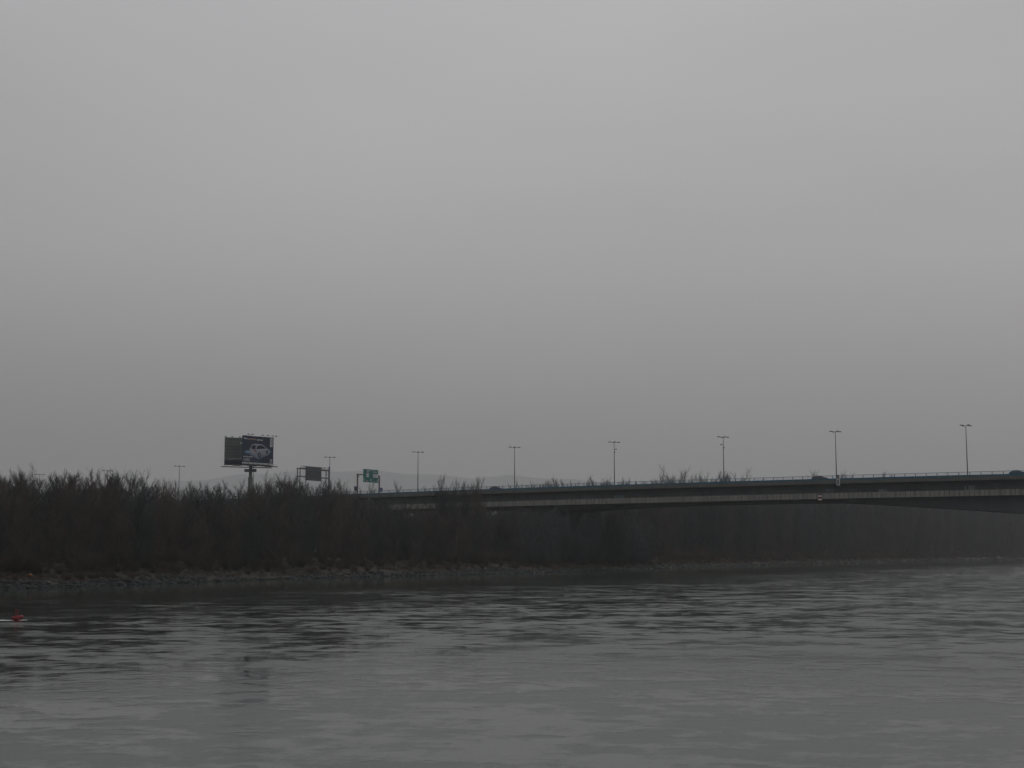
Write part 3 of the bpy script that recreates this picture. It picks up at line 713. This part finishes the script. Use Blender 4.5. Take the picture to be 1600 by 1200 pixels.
def bridge_n(x, y): return (Vector((x, y, 0)) - A0).dot(DD)
rows = [(9, 5.6, 34, 60), (15, 5.8, 14, 34), (22, 6.2, 4, 20), (31, 6.6, 0, 13), (42, 8, 0, 8)]
for o, sp, a_, b_ in rows:
    s = bank_s_for_y(190)
    while s < bank_s_for_y(440):
        s += sp * rr.uniform(.75, 1.25); oo = o + rr.uniform(-3, 3)
        x, y = bank_at(s, oo); n_ = bridge_n(x, y)
        if n_ < EDGE + 2: continue
        u, _ = project(x, y, 10)
        if u < -60 or u > 1000 or abs(u - 391) < 3 and y > 345: continue
        z = ground(s, oo); v = sky_v(u) + rr.uniform(a_, b_)
        Hh = (at(u, v, y).z - z) * .97
        # a few lone bright gaps stay at the skyline dip
        place_tree(rr.choice(PROTO), x, y, z, Hh, 16, ('low tree nearest the rocks, ', 'second-row tree from the water, ', 'mid-thicket bare tree, ', 'tall bare tree, ', 'rearmost bare tree, ')[rows.index((o, sp, a_, b_))] + reg_label(u), 'bare trees thick along the left bank', rr.uniform(.85, 1.1)); cnt += 1
print('front trees', cnt)
# behind the bridge
TS = [(900, 760), (920, 752), (960, 753), (985, 752), (1005, 758), (1012, 744), (1025, 742), (1035, 752), (1045, 742), (1060, 739), (1080, 743), (1098, 745), (1112, 748), (1120, 739), (1135, 741), (1150, 742), (1162, 742), (1172, 756), (1270, 756), (1280, 739), (1300, 741), (1320, 740), (1340, 744), (1350, 756), (1370, 739), (1385, 740), (1397, 742), (1404, 758), (1500, 760), (1800, 762)]
TSu = [a for a, _ in TS]; TSv = [b_ for _, b_ in TS]
cnt2 = 0
for (uu, vv, oo, pi_, lab) in ((1012, 744, 24, 0, 'wispy bare tree topping the railing just right of the first camera lamp'), (1032, 741, 30, 2, 'wispy tree above the railing, left in the long clump between camera lamps'), (1047, 738.5, 24, 4, 'highest wispy tree of the clump between the two camera lamps'),
        (1060, 740, 33, 6, 'wispy tree in the middle of the clump between the camera lamps'), (1078, 743, 26, 1, 'low wispy tree right in the clump between the camera lamps'), (1100, 744, 30, 3, 'lone wispy tree above the railing left of the second camera lamp'),
        (1121, 738, 24, 5, 'dense bare tree top just left of the foot of the second camera lamp'), (1136, 740, 31, 0, 'dense bare tree top right behind the foot of the second camera lamp'), (1148, 741, 26, 2, 'bare tree top a little right of the second camera lamp'), (1163, 741, 33, 4, 'rightmost wispy tree top in the clump at the second camera lamp'),
        (1282, 741, 34, 6, 'faint bare tree top above the maroon car'), (1325, 740, 36, 1, 'faint wide tree top right of the pale cabinet'), (1338, 743, 30, 3, 'low faint tree top right of the pale cabinet'), (1376, 739.5, 34, 5, 'faint bare tree top halfway to the lamp near the right edge'), (1390, 741.5, 30, 0, 'lower faint tree top halfway to the lamp near the right edge'),
        (862, 749, 60, 2, 'small bare tree top above the railing between second and third lamps from the sign'), (925, 751, 60, 4, 'wispy tree top above the railing left of the first camera lamp'), (940, 752.5, 66, 6, 'small wispy tree top touching the first camera lamp on its left'), (978, 751.5, 60, 1, 'small wispy tree top right of the foot of the first camera lamp'),
        (681, 752, 26, 3, 'slim tree with left top of the left clump above the railing'), (693, 749, 26, 7, 'tallest slim tree of the left clump above the railing'), (706, 753, 26, 1, 'slim tree at the right of the left clump above the railing'),
        (721, 756, 26, 5, 'lower slim tree starting the right clump above the railing'), (732, 750, 26, 0, 'tallest slim tree of the right clump above the railing'), (745, 754, 26, 6, 'slim tree at the right end of the right clump above the railing'),
        (630, 760, 60, 3, 'small leaning tree top above the railing left of the first lamp right of sign'), (580, 757, 66, 5, 'thin bare tree top right underneath the green sign'), (664, 763, 60, 0, 'tiny bare tree top above the railing right of the first lamp')):
    kx = ray(uu, 800)[0]; best = min((abs(bank_at(ACC_ := a_, oo)[0] / bank_at(a_, oo)[1] - kx), a_) for a_ in np.arange(bank_s_for_y(250), bank_s_for_y(1000), 1.0) if uu > 900 or True)
    s = best[1]; x, y = bank_at(s, oo)
    while -EDGE - 4 < bridge_n(x, y) < EDGE + 4 or (uu < 900 and oo > 50 and bridge_n(x, y) > 0): y += 4; x = kx * y
    z = 4.0; Hh = at(uu, vv + (10 if uu > 900 else 7), y).z - z
    place_tree(PROTO[pi_ % len(PROTO)], x, y, z, Hh, 16, lab, 'treetops above the railing', 1.15 if uu > 900 else (.72 if oo < 30 else .8)); cnt2 += 1
for o, sp, a_, b_ in ((9, 22, 22, 60), (17, 26, 6, 30), (28, 28, -2, 16), (42, 23, -2, 8)):
    s = bank_s_for_y(410)
    while s < bank_s_for_y(1150):
        s += sp * rr.uniform(.7, 1.3) * (.75 + s * 0); oo = o + rr.uniform(-3.5, 3.5); x, y = bank_at(s, oo); n_ = bridge_n(x, y)
        if n_ > -EDGE - 3: continue
        u, _ = project(x, y, 10)
        if u > 1660: continue
        z = ground(s, oo); tv = max(float(np.interp(u + du, TSu, TSv)) for du in (-4, 4)); v = max(tv + rr.uniform(a_, b_), 752)
        Hh = (at(u, v, y).z - z)
        peek = False
        lab = ('tall tree behind the bridge, topping the railing left of the pale cabinet' if u < 1250 else 'tall tree behind the bridge, topping the railing right of the maroon car') if peek else (('shoreline tree', 'second-row tall tree', 'tall tree deep in the wood', 'rearmost tall tree')[(9, 17, 28, 42).index(o)] + ' under the bridge, ' +
            ('left of the first camera lamp' if u < 960 else 'between the two camera lamps' if u < 1131 else 'between camera lamp and striped board' if u < 1281 else 'right of the striped board' if u < 1340 else 'right of the pale cabinet' if u < 1400 else 'where the girder starts deepening' if u < 1460 else 'left of the rightmost lamp' if u < 1512 else 'right of the rightmost lamp' if u < 1560 else 'at the right photo edge'))
        if cnt + cnt2 < 296: place_tree(rr.choice(TALL), x, y, z, Hh, 30, lab, 'tall trees beyond the bridge' if not peek else 'treetops above the railing', rr.uniform(.8, 1.1)); cnt2 += 1
print('back trees', cnt2)

# merged wood behind, undergrowth, grass, riprap
def merge(name, protos, places, material, kind='stuff', label=None, cat=None):
    V = []; Fv = []; off = 0; loops = []
    for (pi, x, y, z, sx_, sz_, rz) in places:
        pv_, pf_ = protos[pi]; c, s_ = math.cos(rz), math.sin(rz)
        q = np.empty_like(pv_); q[:, 0] = (pv_[:, 0] * c - pv_[:, 1] * s_) * sx_ + x; q[:, 1] = (pv_[:, 0] * s_ + pv_[:, 1] * c) * sx_ + y; q[:, 2] = pv_[:, 2] * sz_ + z
        V.append(q); Fv.append(pf_ + off); off += len(pv_)
    V = np.concatenate(V); Fv = np.concatenate(Fv); me_ = bpy.data.meshes.new(name)
    me_.vertices.add(len(V)); me_.vertices.foreach_set('co', V.astype(np.float32).ravel())
    me_.loops.add(Fv.size); me_.loops.foreach_set('vertex_index', Fv.astype(np.int32).ravel())
    me_.polygons.add(len(Fv)); me_.polygons.foreach_set('loop_start', np.arange(0, Fv.size, 3, dtype=np.int32))
    me_.update(calc_edges=True); me_.materials.append(material)
    o = link(name, me_); tag(o, label, cat, None, kind); return o
def tri(mb):
    f_ = []
    for p in mb.f:
        for i in range(1, len(p) - 1): f_.append((p[0], p[i], p[i + 1]))
    return np.array([tuple(v) for v in mb.v], dtype=np.float64), np.array(f_, dtype=np.int64)
low = []
for i in range(4):
    tr, cr = make_tree(20, 3, 18, 500 + i, .34, 5, 5, .06, .25, .02); cr.v, cr.f = cr.v, cr.f
    both = MB(); both.add(tr.v, tr.f); both.add(cr.v, cr.f); low.append(tri(both))
pl = []
for i in range(1150):
    if i < 900:
        s = rr.uniform(bank_s_for_y(405), bank_s_for_y(1300)); oo = rr.uniform(14, 110)
    else:
        s = rr.uniform(bank_s_for_y(200), bank_s_for_y(430)); oo = rr.uniform(50, 130)
    x, y = bank_at(s, oo); u, _ = project(x, y, 10); n_ = bridge_n(x, y)
    if u < -80 or u > 1700: continue
    z = ground(s, oo)
    if abs(n_) < EDGE + 3: v = project(x, y, rr.uniform(13, 17.5))[1]
    elif n_ < 0 and u > 540: v = max(float(np.interp(u, [540, 600, 900], [778, 774, 763])), float(np.interp(u, TSu, TSv)) + 8 if u > 900 else 0) + rr.uniform(0, 16)
    elif n_ < 0 and u > 860: v = float(np.interp(u, TSu, TSv)) + rr.uniform(12, 40); v = max(v, 752 + rr.uniform(0, 14))
    else: v = max(sky_v(u), sky_v(u - 9), sky_v(u + 9)) + rr.uniform(8, 30)
    Hh = at(u, v, y).z - z
    pl.append((rr.randrange(4), x, y, z, (Hh / 20) ** .7, Hh / 20, rr.random() * 6.28))
for i in range(150):        # brush that fills the space under the bridge beside the bank
    u = rr.uniform(872, 1040); s = rr.uniform(bank_s_for_y(375), bank_s_for_y(470)); oo = rr.uniform(3.5, 26); x, y = bank_at(s, oo)
    z = ground(s, oo); pl.append((rr.randrange(4), x, y, z, rr.uniform(.5, .8), rr.uniform(6, 17.0 - z) / 20, rr.random() * 6.28))
merge('distant_wood', low, pl, M['twig_grey'])
# shrubs
def make_bush(seed, H=3.0, n_=130):
    q = MB(); r_ = random.Random(seed)
    for i in range(n_):
        az = r_.random() * 6.283; ln = r_.uniform(.0, .9); d = Vector((math.cos(az) * ln, math.sin(az) * ln, 1)).normalized(); p = Vector((r_.uniform(-.5, .5), r_.uniform(-.5, .5), -.1))
        e_ = p + d * H * r_.uniform(.5, 1); q.seg(p, e_, .022, .010)
        for j in range(5):
            p2 = p.lerp(e_, r_.uniform(.3, 1)); q.twig(p2, p2 + (vrot(d, r_.uniform(.3, 1.0), r_.random() * 6.28)) * r_.uniform(.3, .9), .020)
    return tri(q)
bush = [make_bush(i) for i in range(4)]
pl = []
for i in range(1900):
    s = rr.uniform(bank_s_for_y(185), bank_s_for_y(1150)); oo = rr.choice([rr.uniform(3.2, 9), rr.uniform(6, 16), rr.uniform(10, 55)]); x, y = bank_at(s, oo)
    k = rr.uniform(.35, 1.15) * (1 + .35 * wob(s, 1.3)) * (.5 if oo < 7 else (1.0 if oo < 16 else 2.0))
    k = max(.25, k); pl.append((rr.randrange(4), x, y, ground(s, oo), k * 1.3, k, rr.random() * 6.28))
merge('undergrowth', bush, pl, M['shrub'])
# dry grass tufts
def tuft(seed):
    q = MB(); r_ = random.Random(seed)
    for i in range(26):
        az = r_.random() * 6.283; d = Vector((math.cos(az) * .6, math.sin(az) * .6, r_.uniform(.7, 1.3))).normalized(); p = Vector((r_.uniform(-.3, .3), r_.uniform(-.3, .3), -.05)); q.twig(p, p + d * r_.uniform(.3, .8), .03)
    return tri(q)
tf = [tuft(i) for i in range(3)]; pl = []
for i in range(7500):
    s = rr.uniform(bank_s_for_y(190), bank_s_for_y(900)); oo = rr.uniform(1.8, 14)
    if wob(s, 4.0 + oo * .1) < -.8: continue
    x, y = bank_at(s, oo); pl.append((rr.randrange(3), x, y, ground(s, oo), rr.uniform(.7, 1.5), rr.uniform(.6, 1.4), rr.random() * 6.28))
merge('dry_grass', tf, pl, M['grass'])
# stones
def rock(seed):
    r_ = random.Random(seed); t_ = (1 + 5 ** .5) / 2
    vs = [(-1, t_, 0), (1, t_, 0), (-1, -t_, 0), (1, -t_, 0), (0, -1, t_), (0, 1, t_), (0, -1, -t_), (0, 1, -t_), (t_, 0, -1), (t_, 0, 1), (-t_, 0, -1), (-t_, 0, 1)]
    fs = [(0, 11, 5), (0, 5, 1), (0, 1, 7), (0, 7, 10), (0, 10, 11), (1, 5, 9), (5, 11, 4), (11, 10, 2), (10, 7, 6), (7, 1, 8), (3, 9, 4), (3, 4, 2), (3, 2, 6), (3, 6, 8), (3, 8, 9), (4, 9, 5), (2, 4, 11), (6, 2, 10), (8, 6, 7), (9, 8, 1)]
    q = MB(); q.v = [tuple(c * .52 * r_.uniform(.65, 1.15) for c in v) for v in vs]; q.v = [(x * 1.2, y, z * .75) for x, y, z in q.v]; q.f = fs
    return q
rk = [tri(rock(i)) for i in range(6)]
def stones(n_, mm, nm, lo_, hi_, y0, y1, o0, o1):
    pl = []
    for i in range(n_):
        s = rr.uniform(bank_s_for_y(y0), bank_s_for_y(y1)); oo = rr.uniform(o0, o1) if rr.random() < .75 else rr.uniform(o0, o0 + 1.3); x, y = bank_at(s, oo)
        if oo > 2.2 + 1.6 * wob(s, 2.2) and oo > .6: continue
        k = rr.uniform(lo_, hi_) * (1.7 if rr.random() < .06 else 1); pl.append((rr.randrange(6), x, y, ground(s, oo) + k * .05, k, k * rr.uniform(.7, 1.1), rr.random() * 6.28))
    return merge(nm, rk, pl, M[mm])
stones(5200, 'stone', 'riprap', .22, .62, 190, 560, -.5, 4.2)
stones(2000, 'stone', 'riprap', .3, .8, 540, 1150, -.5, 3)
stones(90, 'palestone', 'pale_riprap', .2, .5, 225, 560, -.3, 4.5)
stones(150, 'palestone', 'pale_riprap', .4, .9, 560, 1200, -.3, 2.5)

# birches, boulder, driftwood, orange float, low wall
def on_bank(u, v):       # point of the bank seen at pixel (u, v)
    best = None
    for oo in np.arange(0, 30, .5):
        for s in np.arange(bank_s_for_y(190), bank_s_for_y(700), 4.0):
            x, y = bank_at(s, oo); z = ground(s, oo); pu_, pv_ = project(x, y, z); d = (pu_ - u) ** 2 + (pv_ - v) ** 2
            if best is None or d < best[0]: best = (d, x, y, z)
    return Vector(best[1:])
def birch(u, v, vt, lab, lean):
    p = on_bank(u, v); t_ = thing('birch_tree', p, lab, 'tree', 'pale stemmed birches')
    H = at(u, vt, p.y).z - p.z; q = MB(); a = Vector((0, 0, -.3))
    for i in range(5):
        b_ = Vector((lean * H * ((i + 1) / 5) ** 1.3, .1 * i, H * (i + 1) / 5)); q.tube(a, b_, .17 - .025 * i, .17 - .025 * (i + 1), 7, False); a = b_
    q.build('trunk', M['birch'], t_); tr, cr = make_tree(H * 1.25, 1, 22, int(u), .14, 5, 4, .02, .4, .45); cr.build('crown', M['twig_grey'], t_)
birch(711, 876, 812, 'slim birch with pale leaning stem, right of the pair in the dark thicket', .06)
birch(683, 874, 822, 'slim birch with pale upright stem, left of the pair in the dark thicket', .0)
p = on_bank(774, 889); q = rock(31); q.v = [(x * .95, y * .8, z * 1.5 + .5) for x, y, z in q.v]
o = q.build('boulder', M['palestone']); o.location = p; tag(o, 'single pale upright boulder at the water edge right of the blurred shore middle', 'boulder')
o['label'] = 'large pale boulder standing at the waterline below the bridge thicket'
for (u, v, rz, lab) in ((62, 901, .9, 'pale driftwood branch leaning up the bank right of the orange float'), (81, 914, -.55, 'pale driftwood branch lying at the waterline, sloping down to the right')):
    p = on_bank(u, v); q = MB(); dx = Vector((math.cos(rz), .1, math.sin(abs(rz)) * .8 * (1 if rz > 0 else -.6))).normalized()
    q.tube(dx * -.9 + ZV * .3, dx * .3 + ZV * .35, .07, .05, 7); q.tube(dx * .3 + ZV * .35, dx * 1.0 + Vector((0, .1, .5)), .05, .02, 7); q.tube(dx * .2 + ZV * .33, dx * .6 + Vector((.1, -.1, .75)), .035, .012, 6)
    o = q.build('driftwood', M['wood']); o.location = p; tag(o, lab, 'driftwood', 'driftwood on the bank')
p = on_bank(46.5, 906.5)
t_ = thing('orange_float', p, 'small round orange float stranded among the dark bank rocks', 'float')
q = MB(); q.lathe([(.02, -.28), (.2, -.25), (.36, -.12), (.40, 0), (.36, .12), (.2, .25), (.02, .28)], (0, 0, .32), 16); q.build('shell', M['orange'], t_, smooth=True)
q = MB(); q.lathe([(.09, .56), (.09, .68), (.05, .70)], (0, 0, 0), 10); q.build('ring', M['steel'], t_)
# low wall with pale cap under the bridge
pa = at(872, 852, 425); pb_ = at(920, 851, 437)
gzz = 4.2; U = (Vector((pb_.x, pb_.y, 0)) - Vector((pa.x, pa.y, 0))); wl = U.length; U.normalize(); Wn = U.cross(ZV)
t_ = thing('retaining_wall', (pa.x, pa.y, 0), 'low concrete wall with pale cap in the shade under the bridge', 'wall')
zc_ = at(895, 850, 430).z; q = MB(); q.box(U * wl / 2 + ZV * (1.5 + zc_ / 2 - .1), (wl, .5, zc_ - 3), (U, Wn, ZV)); q.build('wall_panel', M['concdark'], t_)
q = MB(); q.box(U * wl / 2 + ZV * (zc_ + .05), (wl + .1, .56, .45), (U, Wn, ZV)); q.build('wall_cap', M['conc'], t_)
q = MB(); q.box(U * (wl - 1.0) + ZV * (zc_ - .7), (.3, .8, 1.9), (U, Wn, ZV)); q.build('end_post', M['conc'], t_)

# ------------------------------------------------------------------ buoy with the wake of the current
kb, eb = ray(27.5, 968.5); Yb = -CAMZ / eb; pb = Vector((kb * Yb, Yb, 0))
t_ = thing('buoy', pb, 'small red boat-shaped river buoy with upright top mark near the left edge', 'buoy')
X, Y = Vector((1, 0, 0)), Vector((0, 1, 0))
q = MB(); rings = []
secs = [(-.45, .10, .07, .22), (-.40, .22, .0, .30), (-.15, .30, -.06, .33), (.12, .30, -.06, .36), (.30, .22, .02, .36), (.45, .06, .17, .27)]
for x, w_, z0, z1 in secs: rings.append([(x, -w_ * .6, z0), (x, -w_, (z0 + z1) / 2), (x, -w_ * .75, z1), (x, w_ * .75, z1), (x, w_, (z0 + z1) / 2), (x, w_ * .6, z0)])
vs = [p for r_ in rings for p in r_]; fs = [(k * 6 + i, k * 6 + (i + 1) % 6, k * 6 + 6 + (i + 1) % 6, k * 6 + 6 + i) for k in range(5) for i in range(6)] + [tuple(range(6)), tuple(reversed(range(30, 36)))]
q.add(vs, fs); q.build('hull', M['red'], t_)
q = MB(); q.tube((-.10, 0, .32), (-.10, 0, .50), .07, .07, 10); q.build('mast', M['darkred'], t_)
q = MB(); q.tube((-.10, 0, .50), (-.10, 0, .80), .13, .14, 14); q.build('top_mark', M['darkred'], t_)
q = MB()
def streakp(x0, x1, y0, w_, sd_, n_=26):
    r_ = random.Random(sd_); vs = []; fs = []
    for i in range(n_ + 1):
        x = x0 + (x1 - x0) * i / n_; t2 = math.sin(math.pi * i / n_) ** .5 if 0 < i < n_ else 0; ww = w_ * t2 * r_.uniform(.5, 1.1); c = y0 + r_.uniform(-.03, .03)
        vs += [(x, c - ww, .012), (x, c + ww, .012)]
    for i in range(n_): fs.append((2 * i, 2 * i + 2, 2 * i + 3, 2 * i + 1))
    q.add(vs, fs)
streakp(-2.6, .05, -1.0, .75, 1, 40); streakp(.30, 1.0, -.6, .42, 2)
o = q.build('wake_foam', M['foam']); o.location = pb; tag(o, kind='stuff')

# ------------------------------------------------------------------ haze
hz = MB(); hz.box((0, 5200, 298), (23400, 13400, 606)); 
hm = bpy.data.materials.new('haze'); hm.use_nodes = True; t = hm.node_tree; t.nodes.clear()
out = t.nodes.new('ShaderNodeOutputMaterial'); pvn = t.nodes.new('ShaderNodeVolumePrincipled')
pvn.inputs['Color'].default_value = (.732, .740, .748, 1); pvn.inputs['Density'].default_value = 1.65e-4; pvn.inputs['Anisotropy'].default_value = .2
t.links.new(pvn.outputs[0], out.inputs['Volume'])
ho = hz.build('haze', hm); tag(ho, kind='stuff')
